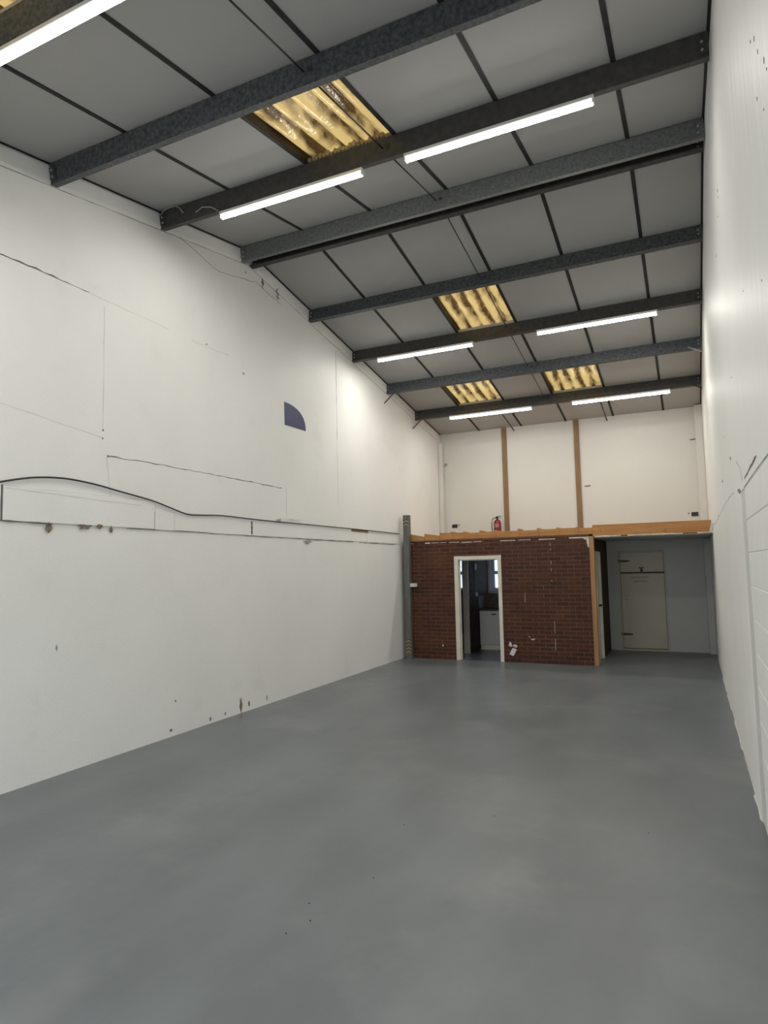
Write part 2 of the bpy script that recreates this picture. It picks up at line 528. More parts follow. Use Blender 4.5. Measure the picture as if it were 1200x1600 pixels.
# ------------------------------------------------------------------ purlins
PURL = [(2.57, 'galvanised roof purlin crossing the top left corner of the photo, bright tube below it'),
        (4.036, 'galvanised roof purlin on the camera side of the largest whole rooflight'),
        (5.463, 'dark roof purlin carrying the two nearest whole tube lights, below the largest rooflight'),
        (6.953, 'pale galvanised ridge purlin, the camera-side one of the close pair'),
        (7.208, 'black open-fronted ridge purlin, the far one of the close pair'),
        (8.681, 'first roof purlin beyond the ridge pair, on the camera side of the middle rooflight'),
        (10.155, 'dark roof purlin carrying the middle pair of tube lights on the far slope'),
        (11.607, 'galvanised purlin without lights on the camera side of two small rooflights'),
        (13.078, 'dark roof purlin carrying the rearmost two tube lights')]
DEPTH, FL, T = .195, .066, .006
for i, (py, lab) in enumerate(PURL):
    zb = zl(py) - .206
    t = thing('purlin', lab, 'purlin', (W / 2, py, zb), 'roof purlins between the side walls')
    tilt = math.atan(SL) * (1 if py < RIDGE else -1)
    t.rotation_euler.x = tilt
    mat = M['galv_dark'] if py in (5.463, 10.155, 13.078, 7.208) else (M['galv_pale'] if py == 6.953 else M['galv'])
    x0, x1 = -W / 2 + .004, W / 2 - .012
    ln = lambda u, v, q: (q, u, v)
    if py == 7.208:      # channel open towards the camera
        prof = [(0, 0), (0, DEPTH), (-FL, DEPTH), (-FL, DEPTH - .02), (-FL + T, DEPTH - .02), (-FL + T, DEPTH - T), (-T, DEPTH - T), (-T, T), (-FL + T, T), (-FL + T, .02), (-FL, .02), (-FL, 0)]
    else:                # Z section: top flange to the camera, bottom flange away
        prof = [(-T, DEPTH), (-T, 0), (FL, 0), (FL, .02), (FL - T, .02), (FL - T, T), (0, T), (0, DEPTH - T)]
        prof = [(-T, DEPTH), (-T, 0), (FL, 0), (FL, .02), (FL - T, .02), (FL - T, T), (0, T), (0, DEPTH - T), (FL * .9, DEPTH - T), (FL * .9, DEPTH)]
    MB().prism(prof, ln, x0, x1).build('web', mat, t)
    if py != 7.208:
        MB().box(x0, x1, -T - .004, -T, 0, .012).build('bottom_lip', mat, t)
    # end cleats with bolts
    for sx in (-1, 1):
        xe = x0 if sx < 0 else x1
        mb = MB().box(min(xe, xe - sx * .09), max(xe, xe - sx * .09), -T - .012, -T - .004, .035, DEPTH - .04)
        cl = mb.build('cleat', mat, t)
        for dz in (.06, .12):
            MB().lathe([(.011, 0), (.011, .01), (.006, .012)], (0, 0, 0), 8).build('bolt', M['zinc'], cl).matrix_local = Matrix.Translation((xe - sx * .05, -T - .012, dz)) @ Matrix.Rotation(math.pi / 2, 4, 'X')
    # bolt where the tie rod passes
    MB().box(.04, .08, -T - .010, -T - .003, .095, .125, .003).build('tie_bracket', M['rod'], t)

# white filled-in strip between the purlin ends on top of the left wall
ys = [-.3] + [p[0] for p in PURL] + [14.5]
for a, b in zip(ys[:-1], ys[1:]):
    if b - a < .5:
        continue
    mb = MB()
    a2, b2 = a + .075, b - .012
    n = 6
    pts = [a2 + (b2 - a2) * k / n for k in range(n + 1)]
    if a2 < RIDGE < b2:
        pts = sorted(pts + [RIDGE])
    vs, fs = [], []
    for y in pts:
        for dx, dz in ((0, -.203), (.013, -.198), (.017, -.17), (.017, -.035), (.006, -.012), (0, -.012)):
            vs.append((dx, y, zl(y) + dz))
    for k in range(len(pts) - 1):
        for q in range(6):
            fs.append((k * 6 + q, k * 6 + (q + 1) % 6, k * 6 + 6 + (q + 1) % 6, k * 6 + 6 + q))
    fs += [tuple(range(6)), tuple(range(len(vs) - 6, len(vs)))]
    mb.add(vs, fs).build('infill', M['wall'], left)

# tie rods running up the slope
def rod(name, x, ya, da, yb, db, r, lab):
    MB().tube([(x, ya, zl(ya) - da), (x, yb, zl(yb) - db)], r, 8).build(name, M['rod'], label=lab, category='rod', group='tie rods under the lining boards')


RX = 2.865
rod('tie_rod', RX, 2.66, .10, 4.01, .10, .0075, 'thin dark tie rod in the bay nearest the camera, before the largest rooflight')
rod('tie_rod', RX, 4.06, .10, 5.44, .10, .0075, 'thin dark tie rod crossing under the largest whole rooflight')
rod('tie_rod', RX, 5.49, .10, 6.93, .10, .0075, 'thin dark tie rod between the two nearest whole tube lights')
rod('tie_rod', RX, 7.23, .10, 8.655, .10, .0075, 'thin dark tie rod in the first bay beyond the ridge pair')
rod('tie_rod', RX, 8.705, .10, 10.13, .10, .0075, 'thin dark tie rod crossing under the middle rooflight on the far slope')
rod('tie_rod', RX, 10.18, .10, 11.58, .10, .0075, 'thin dark tie rod between the middle pair of tube lights')
rod('tie_rod', RX, 11.63, .10, 13.05, .10, .0075, 'thin dark tie rod between the two small rooflights near the back')
rod('tie_rod', 1.83, 13.12, .09, 14.63, .10, .013, 'short thick tie rod meeting the end wall above the left timber batten')
rod('tie_rod', 3.87, 13.12, .09, 14.63, .10, .013, 'short thick tie rod meeting the end wall, right of the second batten')

# short braces from purlin to wall
for (a, b, mat, lab) in (((.14, 11.64, 5.30), (.006, 11.50, 5.09), 'rod', 'short dark brace under the purlin end at the left wall, the nearer one'),
                         ((.14, 13.09, 5.05), (.006, 12.96, 4.85), 'rod', 'short dark brace under the purlin end at the left wall, the rear one'),
                         ((5.50, 11.60, 5.355), (W - .012, 11.55, 5.23), 'zinc', 'short bright steel brace under the purlin end at the right wall'),
                         ((5.54, 13.07, 5.10), (W - .012, 13.02, 4.98), 'rod', 'short dark brace under the rearmost purlin end at the right wall')):
    MB().tube([a, b], .012, 6).build('wall_brace', M[mat], label=lab, category='brace', group='braces at the purlin ends')

# ------------------------------------------------------------------ tube lights
LIGHTS = [(2.57, .86, 2.63, 'lit tube light cut off by the top left corner of the photo'),
          (5.463, .86, 2.63, 'lit tube light left of the largest rooflight, nearest whole one on the left'),
          (5.463, 3.08, 4.83, 'longest-looking lit tube light, on the right just beyond the largest rooflight'),
          (10.155, .51, 2.28, 'lit tube light of the middle pair, left of the tie rod'),
          (10.155, 3.33, 5.11, 'lit tube light of the middle pair, right of the tie rod'),
          (13.078, .81, 2.59, 'rearmost lit tube light on the left, above the left timber batten'),
          (13.078, 3.38, 5.18, 'rearmost lit tube light on the right, beside the right wall')]
for py, xa, xb, lab in LIGHTS:
    zb = zl(py) - .216
    t = thing('tube_light', lab, 'light', ((xa + xb) / 2, py + .02, zb), 'tube lights under the purlins')
    h = (xb - xa) / 2
    MB().box(-h, h, -.036, .036, -.034, 0, .004).build('housing', M['housing'], t)
    # the strip of LEDs shines down through the lens; its sides glow far less
    sx_ = lambda u, v, q: (q, u, v)
    MB().prism([(-.026, -.034), (-.029, -.060), (-.022, -.067), (.022, -.067), (.029, -.060), (.026, -.034)], sx_, -h + .018, h - .018).build('diffuser_side', M['tube_edge'], t)
    MB().prism([(-.0225, -.0665), (-.012, -.0715), (.012, -.0715), (.0225, -.0665)], sx_, -h + .02, h - .02).build('diffuser', M['tube_rear'] if py > 12 else M['tube_mid'] if py > 8 else M['tube'], t)
    for sx in (-1, 1):
        MB().box(min(sx * h, sx * (h - .018)), max(sx * h, sx * (h - .018)), -.031, .031, -.069, -.034, .004).build('end_cap', M['housing'], t)

# ------------------------------------------------------------------ brick partition
bw = MB()
TOPB = 2.355
bw.box(.02, 1.10, YB, YB + .11, 0, TOPB).box(2.06, 3.70, YB, YB + .11, 0, TOPB).box(1.10, 2.06, YB, YB + .11, 2.02, TOPB)
bw = bw.build('wall_brick', M['mortar'], kind='structure', label='red-brown brick partition wall with the white-framed doorway')
CH, BL = .0757, .2265
bricks = []
for c in range(32):
    z0 = .004 + c * CH
    z1 = z0 + .0650
    if z1 > TOPB + .06:
        break
    off = 0 if c % 2 else BL / 2
    x = .02 - off
    while x < 3.70:
        a, b = max(x, .02), min(x + BL - .0105, 3.698)
        x += BL
        segs = [(a, b)]
        if z0 < 2.018:       # doorway
            segs = [s for s in ((a, min(b, 1.10)), (max(a, 2.06), b))]
        for s0, s1 in segs:
            if s1 - s0 > .03:
                bricks.append((s0, s1, z0, min(z1, TOPB)))
bricks = [b for b in bricks if b[3] - b[2] > .02]
bricks.sort(key=lambda b: -b[0])
cache = {}
for s0, s1, z0, z1 in bricks[:300]:
    key = (round(s1 - s0, 3), round(z1 - z0, 3))
    if key not in cache:
        w2, h2 = (s1 - s0) / 2, (z1 - z0) / 2
        cache[key] = MB().box(-w2, w2, -.009, .009, -h2, h2, .003).mesh('brick', M['brick'])
    link('brick', cache[key], bw, ((s0 + s1) / 2, YB + .0035 + random.uniform(-.002, .002), (z0 + z1) / 2))
rest = MB()
for s0, s1, z0, z1 in bricks[300:]:
    d = random.uniform(-.0025, .002)
    rest.box(s0, s1, YB - .0055 + d, YB + .012, z0, z1, .003)
rm = M['brick'].copy()
rm.name = 'red_brown_brick_rest'
_cr = [n for n in rm.node_tree.nodes if n.type == 'VALTORGB'][0]
_geo = rm.node_tree.nodes.new('ShaderNodeNewGeometry')
rm.node_tree.links.new(_geo.outputs['Random Per Island'], _cr.inputs[0])
rest.build('brick_rest', rm, bw, kind='stuff')

# side wall of the brick room (dark), its inner partition and ceiling
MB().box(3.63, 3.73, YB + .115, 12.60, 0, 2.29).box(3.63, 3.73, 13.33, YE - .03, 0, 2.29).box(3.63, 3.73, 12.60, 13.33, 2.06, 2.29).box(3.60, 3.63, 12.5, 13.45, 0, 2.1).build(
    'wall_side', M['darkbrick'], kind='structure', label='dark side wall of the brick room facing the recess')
# door in the side wall
d2 = MB().box(3.665, 3.705, 12.66, 13.27, .01, 2.01, .003).build('door_2', M['paint_white'], kind='structure', label='white door seen edge-on beside the end of the brick wall')
MB().box(3.66, 3.755, 12.605, 12.66, 0, 2.055, .004).box(3.66, 3.755, 13.27, 13.325, 0, 2.055, .004).box(3.66, 3.755, 12.66, 13.27, 2.01, 2.055, .004).build('door_frame', M['paint_white'], d2)
MB().lathe([(.022, 0), (.022, .012), (.012, .02), (.024, .04), (.02, .055)], (0, 0, 0), 12).build('door_knob', M['black'], d2).matrix_local = Matrix.Translation((3.705, 13.18, 1.02)) @ Matrix.Rotation(math.pi / 2, 4, 'Y')

# timber strip on the end of the brick wall
MB().box(3.700, 3.778, YB - .012, YB + .115, 0, 2.325, .003).build('trim_4', M['timber_old'], kind='structure', label='tan timber strip closing the right end of the brick wall')
# plaster remains
def flake(pts, y, th, mat, name, parent):
    """thin irregular flake on a wall facing the camera (x, z outline)"""
    return MB().prism(pts, lambda u, v, q: (u, q, v), y - th, y).build(name, mat, parent)


flake([(3.60, 2.318), (3.697, 2.318), (3.697, 2.115), (3.672, 2.14), (3.655, 2.26), (3.61, 2.275)], YB - .004, .010, M['plaster'], 'plaster_remnant', bw)
mb = MB()
x = .03
while x < 3.55:
    w_ = random.uniform(.10, .32)
    if random.random() < (.95 if x < 1.6 else .7):
        zc = 2.300 + random.uniform(-.005, .005)
        h_ = random.uniform(.004, .013)
        mb.box(x, x + w_, YB - .010, YB, zc - h_, zc + h_, .002)
    x += w_ + random.uniform(.005, .06)
mb.build('plaster_line', M['plaster'], bw, kind='stuff')
for z0, z1 in ((2.16, 2.24), (2.08, 2.13), (1.83, 1.90), (1.70, 1.77), (1.50, 1.55), (.55, .80), (.24, .47)):
    x_ = 3.0 + (.02 if z0 < 1 else 0)
    flake([(x_ - .006, z0), (x_ + .007, z0 + .01), (x_ + .010, z1 - .02), (x_ - .003, z1)], YB - .002, .006, M['chip_grey'], 'plaster_drip', bw)
flake([(2.484, 1.12), (2.497, 1.12), (2.495, 1.31), (2.487, 1.30)], YB - .002, .006, M['chip_grey'], 'plaster_drip', bw)
flake([(.80, .255), (.835, .25), (.84, .285), (.815, .29)], YB - .002, .006, M['plaster'], 'plaster_remnant', bw)
flake([(2.51, .54), (2.53, .50), (2.56, .49), (2.57, .465), (2.55, .475), (2.52, .52)], YB - .002, .006, M['plaster'], 'plaster_remnant', bw)
flake([(2.575, .445), (2.65, .455), (2.645, .43), (2.59, .42)], YB - .002, .006, M['plaster'], 'plaster_remnant', bw)
# dangling broken socket with its wiring on the brick wall
so = thing('broken_socket', 'white broken socket box hanging low on the brick wall right of the doorway', 'socket', (2.22, YB - .004, .24))
so_m = MB().prism([(-.055, -.085), (.02, -.12), (.085, .0), (.01, .035)], lambda u, v, q: (u, q, v), -.04, 0).build('box', M['grey_box'], so)
MB().prism([(-.075, .075), (-.035, .05), (-.005, .055), (-.01, .09), (-.04, .155)], lambda u, v, q: (u, q, v), -.012, 0).build('back_plate', M['plaster'], so)
MB().prism([(.02, .045), (.08, .035), (.095, .075), (.05, .095), (.015, .085)], lambda u, v, q: (u, q, v), -.02, 0).build('face_plate', M['paint_white'], so)
MB().tube([(.0, -.03, .02), (.03, -.045, .05), (.06, -.03, .06)], .006, 6).build('wire', M['black'], so)

# doorway lining (white)
df = link('trim_5', None, None, kind='structure', label='off-white painted frame of the open doorway in the brick wall')
MB().box(1.104, 1.190, YB - .016, YB + .115, 0, 2.016, .004).build('jamb', M['paint_white'], df)
MB().box(1.985, 2.056, YB - .016, YB + .115, 0, 2.016, .004).build('jamb', M['paint_white'], df)
MB().box(1.190, 1.985, YB - .016, YB + .115, 1.948, 2.016, .004).build('door_head', M['paint_white'], df)
MB().box(1.190, 1.205, YB + .04, YB + .08, 0, 1.948).box(1.970, 1.985, YB + .04, YB + .08, 0, 1.948).box(1.205, 1.970, YB + .04, YB + .08, 1.933, 1.948).build('stop', M['paint_white'], df)

# ------------------------------------------------------------------ kitchen seen through the doorway
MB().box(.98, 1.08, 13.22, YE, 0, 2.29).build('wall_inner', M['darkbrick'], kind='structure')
for c in range(30):
    pass
mb = MB()
for c in range(28):
    z0 = .05 + c * CH
    x = 13.23 + (0 if c % 2 else BL / 2)
    while x + BL < YE:
        mb.box(1.078, 1.088, x, x + BL - .011, z0, z0 + .064, .002)
        x += BL
mb.build('wall_inner_bricks', M['darkbrick'], bpy.data.objects['wall_inner'], kind='stuff')
MB().box(.955, 1.083, 13.17, 13.22, 0, 2.02, .004).build('trim_6', M['column'].copy(), kind='structure', label='grey-white board edging the inner partition behind the doorway')
bpy.data.objects['trim_6'].data.materials[0] = material('grey_white_board', (.55, .52, .47), .5, var=(.45, .42, .38), scale=5, stretch=(4, 4, .5))
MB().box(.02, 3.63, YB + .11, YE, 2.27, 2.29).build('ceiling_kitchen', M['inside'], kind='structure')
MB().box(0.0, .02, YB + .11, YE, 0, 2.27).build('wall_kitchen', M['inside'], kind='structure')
for n, (x0, x1) in (('window_1', K0), ('window_2', K1)):
    w = link(n, None, None, kind='structure', label='bright frosted window inside the brick room, ' + ('left of the inner partition' if n == 'window_1' else 'above the worktop'))
    f = MB()
    y0, y1 = YE + .06, YE + .11
    zb_ = KZ0 + .39
    xm = x0 + (.42 if n == 'window_1' else .55)
    fr = .035 if n == 'window_1' else .05
    f.box(x0, x0 + fr, y0, y1, KZ0, KZ1, .004).box(x1 - fr, x1, y0, y1, KZ0, KZ1, .004).box(x0 + fr, x1 - fr, y0, y1, KZ0, KZ0 + .04, .004).box(x0 + fr, x1 - fr, y0, y1, KZ1 - .04, KZ1, .004)
    f.box(x0 + fr, x1 - fr, y0, y1, zb_ - .035, zb_ + .035, .004)
    if n == 'window_2':
        f.box(x0 + fr, x0 + fr + .055, y0 - .02, y1 - .005, KZ0 + .04, zb_ - .035, .004).box(x0 + fr, x0 + fr + .055, y0 - .02, y1 - .005, zb_ + .035, KZ1 - .04, .004)
        f.box(xm, xm + .06, y0, y1, KZ0, KZ1, .004)
    f.build('window_frame', M['upvc'], w)
    MB().box(x0 + .01, x1 - .01, y0 + .02, y0 + .026, KZ0 + .01, zb_).build('pane', M['glass'], w)
    MB().box(x0 + .01, x1 - .01, y0 + .02, y0 + .026, zb_, KZ1 - .01).build('pane', M['glass'], w)
    MB().box(x0 - .01, x1 + .01, YE - .03, y0, KZ0 - .02, KZ0, .004).build('window_sill', M['upvc'], w)
    MB().box(x0, x0 + .012, YE - .02, y0, KZ0, KZ1).build('reveal', M['upvc'], w)

cb = thing('kitchen_cupboard', 'pale grey base cupboard with dark handles under the worktop in the brick room', 'cupboard', (1.62, 13.86, 0))
MB().box(-.52, .52, .02, .60, .11, .845).build('carcass', M['cupboard'], cb)
MB().box(-.52, .52, .05, .58, 0, .11).build('plinth', M['paint_white'], cb)
for x0 in (-.52, .005):
    d = MB().box(x0 + .003, x0 + .512, 0, .018, .115, .840, .003).build('cupboard_door', M['cupboard'], cb)
    MB().box(x0 + .27, x0 + .37, -.014, 0, .755, .785, .004).build('handle', M['black'], d)
MB().box(1.09, 2.16, 13.83, YE - .002, .847, .885, .006).build('worktop', M['worktop'], label='dark kitchen worktop on the pale base cupboard', category='worktop')
tp = MB().prism([(1.10, .887), (2.10, .887), (2.10, 1.23), (1.45, 1.20), (1.24, 1.215), (1.17, 1.235), (1.12, 1.17)], lambda u, v, q: (u, q, v), 14.17, 14.20).build('back_board', M['tile_brown'], label='brown mottled board standing on the dark worktop below the bright kitchen window', category='board')
MB().box(1.0885, 1.096, 13.86, 14.6, .887, 1.16, .002).build('tile_upstand', M['tile_white'], label='pale tiled upstand on the partition beside the brown board', category='tiles')
sw = MB().box(1.089, 1.125, 13.62, 13.75, 1.165, 1.245, .006).build('switch_box', M['grey_box'], label='small white switch box on the dark inner partition', category='switch')
lm = thing('wall_heater_switch', 'small pale pull-cord unit high on the dark inner partition', 'switch', (1.089, 13.66, 1.74))
MB().box(0, .035, -.03, .03, 0, .135, .008).build('body', M['grey_box'], lm)
MB().tube([(.012, 0, 0), (.012, .01, -.25), (.010, .015, -.49)], .004, 6).build('cord', M['grey_box'], lm)

# ------------------------------------------------------------------ mezzanine edge and deck
mz = link('floor_mezzanine', None, None, kind='structure', label='timber storage floor over the brick room, its raw joist edge showing')
MB().box(.02, W - .02, YB + .06, YE - .01, 2.40, 2.43).build('deck', M['timber_old'], mz)
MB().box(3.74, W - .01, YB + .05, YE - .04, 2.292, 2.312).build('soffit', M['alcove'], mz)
joists = [1.064, 1.329, 1.666, 1.965, 2.417, 2.785, 3.146, 3.50]
for k, xj in enumerate(joists):
    MB().box(xj - .022, xj + .022, YB - .012, YB + .30, 2.362, 2.510 + random.uniform(-.006, .006), .003).build('joist', M['timber'], mz)
for xa, xb, za, zb_ in ((.174, .50, 2.499, 2.432), (.487, .825, 2.497, 2.444), (.815, 1.045, 2.503, 2.488)):
    MB().prism([(xa, 2.357), (xb, 2.357), (xb, zb_), (xa, za)], lambda u, v, q: (u, q, v), YB - .004, YB + .03).build('board', M['timber'], mz)
edges = [1.045] + joists + [3.765]
for a, b in zip(edges[1:-1], edges[2:]):
    MB().box(a + .022, b - .022 if b < 3.7 else b, YB - .004, YB + .03, 2.360, 2.484 + random.uniform(-.008, .006), .003).build('board', M['timber'], mz)
MB().box(3.768, 5.702, YB - .02, YB + .035, 2.318, 2.525, .004).build('edge_beam', M['timber'], mz, label='long orange pine beam over the recess')
mb = MB()
x = 3.80
while x < 5.68:
    w_ = random.uniform(.04, .16)
    if random.random() < .75:
        mb.box(x, min(x + w_, 5.69), YB - .026, YB + .01, 2.306 - random.uniform(0, .008), 2.322 + random.uniform(0, .006), .003)
    x += w_
mb.build('plaster_line', M['plaster'], mz, kind='stuff')
flake([(5.66, 2.32), (5.716, 2.30), (5.716, 2.47), (5.70, 2.50), (5.685, 2.42)], YB - .026, .012, M['plaster'], 'plaster_remnant', mz)

# timber battens on the upper end wall
for x, top, lab in ((1.585, zl(YE) - .01, 'brown timber batten on the upper end wall beside the fire extinguisher'),
                    (3.212, zl(YE) - .01, 'brown timber batten on the upper end wall above the right end of the brick wall')):
    t = thing('wall_batten', lab, 'batten', (x, YE, 2.43), 'battens on the upper end wall')
    MB().box(-.055, .055, -.035, 0, 0, top - 2.43, .003).build('stud', M['batten'], t)
    for dz in (.5, 1.3, 2.1):
        MB().lathe([(.007, 0), (.007, .003)], (0, 0, 0), 8).build('nail', M['black'], t).matrix_local = Matrix.Translation((0, -.035, dz)) @ Matrix.Rotation(math.pi / 2, 4, 'X')

# fire extinguisher
fe = thing('fire_extinguisher', 'red fire extinguisher with black hose standing on the timber floor above the doorway', 'extinguisher', (1.425, 14.40, 2.43))
MB().lathe([(.078, 0), (.083, .01), (.083, .34), (.076, .385), (.055, .415), (.028, .43), (.024, .445)], (0, 0, 0), 28).build('cylinder', M['red'], fe)
MB().lathe([(.020, .44), (.020, .47), (.027, .472), (.027, .49), (.012, .495)], (0, 0, 0), 14).build('valve', M['black'], fe)
MB().prism([(-.03, .487), (.10, .500), (.105, .510), (.0, .508), (-.03, .500)], lambda u, v, q: (u, q, v), -.012, .012).build('lever', M['black'], fe)
MB().prism([(-.02, .458), (.09, .462), (.095, .472), (-.02, .470)], lambda u, v, q: (u, q, v), -.010, .010).build('carry_handle', M['steel'], fe)
MB().tube([(-.02, 0, .475), (-.07, -.01, .47), (-.11, -.02, .43), (-.125, -.02, .36), (-.125, -.02, .25), (-.115, -.015, .15), (-.095, -.01, .10)], .010, 8).build('hose', M['blackplastic'], fe)
lb = MB()
for k in range(-4, 4):
    a0, a1 = -math.pi / 2 + k * .16, -math.pi / 2 + (k + 1) * .16
    r = .0838
    lb.add([(r * math.cos(a), r * math.sin(a), z) for a in (a0, a1) for z in (.25, .335)], [(0, 2, 3, 1)])
lb.build('instruction_label', material('red_white_label', (.42, .16, .16), .5), fe)

# empty black wall boxes on the upper end wall
for x, z, lab in ((.32, 2.775, 'black wall box on the upper end wall, left of the fire extinguisher'), (5.48, 2.79, 'black wall box on the upper end wall near the right corner')):
    t = thing('wall_box', lab, 'socket', (x, YE, z), 'wall boxes on the upper end wall')
    MB().box(-.065, .065, -.014, 0, -.04, .04, .003).build('plate', M['blackplastic'], t)
    dx = .11 if x < 1 else -.115
    MB().lathe([(.014, 0), (.014, .008)], (0, 0, 0), 10).build('knockout', M['blackplastic'], t).matrix_local = Matrix.Translation((dx, 0, .02)) @ Matrix.Rotation(math.pi / 2, 4, 'X')
t = thing('wall_bracket', 'small bent metal hook high on the end wall near its left corner', 'hook', (.09, YE, 4.25))
MB().tube([(.0, -.002, .03), (.08, -.03, .035), (.075, -.03, -.0), (-.01, -.03, -.03), (-.03, -.002, -.035)], .008, 6).build('hook', M['steel'], t)
t = thing('wall_bracket', 'small metal peg on the end wall right of the second batten', 'hook', (3.40, YE, 3.52))
MB().tube([(-.06, -.004, .0), (.06, -.03, .0)], .010, 6).build('peg', M['steel'], t)
t = thing('wall_bracket', 'small metal peg high on the end wall near its right corner', 'hook', (5.53, YE, 4.33))
MB().tube([(-.06, -.004, .0), (.04, -.02, .005)], .010, 6).build('peg', M['steel'], t)

# ------------------------------------------------------------------ cream door in the recess
dr = link('door_1', None, None, kind='structure', label='cream ledged door with black hinges at the back of the recess')
yd = YE - .03
MB().box(3.945, 3.985, yd - .012, YE + .08, 0, 2.075, .003).box(4.845, 4.88, yd - .012, YE + .08, 0, 2.075, .003).box(3.985, 4.845, yd - .012, YE + .08, 2.045, 2.075, .003).box(3.985, 4.845, yd - .02, YE + .08, 0, .035, .003).build('door_frame', M['door_cream'], dr)
MB().box(3.990, 4.840, yd, YE + .04, .045, 1.598, .004).build('lower_leaf', M['door_cream'], dr)
MB().box(3.990, 4.840, yd, YE + .04, 1.628, 2.040, .004).build('upper_leaf', M['door_cream'], dr)
MB().box(3.985, 4.845, YE + .03, YE + .045, 1.59, 1.64).build('shadow_gap', M['black'], dr)
MB().box(3.99, 4.84, yd - .010, yd, 1.597, 1.629, .003).build('black_bar', M['black'], dr)
for z in (1.862, .333):
    hb = MB().prism([(3.955, z - .022), (4.13, z - .020), (4.175, z - .012), (4.185, z), (4.175, z + .012), (4.13, z + .020), (3.955, z + .022)], lambda u, v, q: (u, q, v), yd - .009, yd - .001).build('strap_hinge', M['black'], dr)
    MB().tube([(3.962, yd - .014, z - .03), (3.962, yd - .014, z + .03)], .009, 8).build('pin', M['black'], hb)
bt = MB().box(4.385, 4.435, yd - .03, yd, 1.625, 1.69, .006).build('bolt', M['black'], dr)
MB().tube([(4.365, yd - .03, 1.715), (4.385, yd - .035, 1.725), (4.41, yd - .03, 1.695), (4.435, yd - .035, 1.725), (4.455, yd - .03, 1.715)], .010, 6).build('bolt_ring', M['black'], bt)
hd = MB().box(4.022, 4.050, yd - .008, yd, .985, 1.105, .004).build('handle_plate', M['zinc'], dr)
MB().tube([(4.036, yd - .008, 1.06), (4.036, yd - .045, 1.06), (4.10, yd - .050, 1.055)], .009, 8).build('lever', M['zinc'], hd)
nt_ = MB()
for row, (xa, xb, z) in enumerate(((4.20, 4.54, 1.515), (4.24, 4.51, 1.435))):
    x = xa
    while x < xb:
        w_ = random.uniform(.015, .03)
        nt_.box(x, min(x + w_, xb), yd - .0015, yd, z - .016, z + .016)
        x += w_ + .007
nt_.build('notice_print', M['notice'], dr, kind='stuff')

# ------------------------------------------------------------------ steel column by the left wall
sc_ = thing('steel_column', 'weathered grey-green steel column with worn striped tape at the left end of the brick wall', 'column', (.145, YB - .10, 0))
w2, dpt, tf = .062, .055, .009
MB().prism([(-w2, -dpt), (w2, -dpt), (w2, dpt), (w2 - tf, dpt), (w2 - tf, -dpt + tf), (-w2 + tf, -dpt + tf), (-w2 + tf, dpt), (-w2, dpt)], lambda u, v, q: (u, v, q), .012, 2.885).build('shaft', M['column'], sc_)
MB().box(-.085, .085, -.08, .08, 0, .012, .002).build('base_plate', M['column'], sc_)
MB().box(-w2 + .002, w2 - .002, -dpt + .01, dpt - .002, 2.86, 2.884).build('cap', M['column'], sc_)
for zc, n in ((2.66, 2), (.11, 4)):
    for k in range(n):
        z = zc + k * .07
        MB().prism([(-w2 - .001, z), (-w2 * .2, z + .03), (w2 + .001, z + .012), (w2 + .001, z + .036), (0, z + .056), (-w2 - .001, z + .026)], lambda u, v, q: (u, q, v), -dpt - .003, -dpt - .0005).build('tape_stripe', M['yellow'], sc_)
        MB().prism([(-w2 - .001, z + .024), (0, z + .052), (w2 + .001, z + .032), (w2 + .001, z + .046), (.02, z + .066), (-w2 - .001, z + .046)], lambda u, v, q: (u, q, v), -dpt - .0035, -dpt - .0005).build('tape_stripe', M['black'], sc_)
br = MB().box(w2, .19, -.05, .03, 1.43, 1.50, .004).build('bracket', M['grey_box'], sc_)
MB().box(.165, .172, -.054, -.05, 1.44, 1.51).build('bracket_slot', M['steel'], br)

# ------------------------------------------------------------------ left wall details
def ribbon(pts, w, mat, name, parent=left, jit=.006, step=.12, th=.0015, x=0.0, sgn=1):
    """thin line following (y, z) points on a side wall, uneven in width"""
    P = []
    for (a, b), (c, d) in zip(pts[:-1], pts[1:]):
        n = max(1, int(math.hypot(c - a, d - b) / step))
        P += [(a + (c - a) * k / n, b + (d - b) * k / n) for k in range(n)]
    P.append(pts[-1])
    mb = MB()
    vs, fs = [], []
    for k, (y, z) in enumerate(P):
        y2, z2 = P[min(k + 1, len(P) - 1)]
        y1, z1 = P[max(k - 1, 0)]
        l = math.hypot(y2 - y1, z2 - z1)
        ny, nz = -(z2 - z1) / l, (y2 - y1) / l
        j = random.uniform(-jit, jit)
        ww = w * random.uniform(.35, 1.2)
        yc, zc = y + ny * j, z + nz * j
        for q, h in ((-1, 0), (-1, th), (1, th), (1, 0)):
            vs.append((x + sgn * h, yc + ny * ww / 2 * q, zc + nz * ww / 2 * q))
    for k in range(len(P) - 1):
        for q in range(3):
            fs.append((k * 4 + q, k * 4 + q + 1, k * 4 + 5 + q, k * 4 + 4 + q))
    return mb.add(vs, fs).build(name, mat, parent)


def blob(y, z, ry, rz, mat, name, parent=left, x=0.0, th=.004, n=13, sgn=1):
    pts = [(y + ry * math.cos(2 * math.pi * k / n) * random.uniform(.3, 1.15), z + rz * math.sin(2 * math.pi * k / n) * random.uniform(.3, 1.15)) for k in range(n)]
    return MB().prism(pts, lambda u, v, q: (q, u, v), x - .001 * sgn, x + th * sgn).build(name, mat, parent)


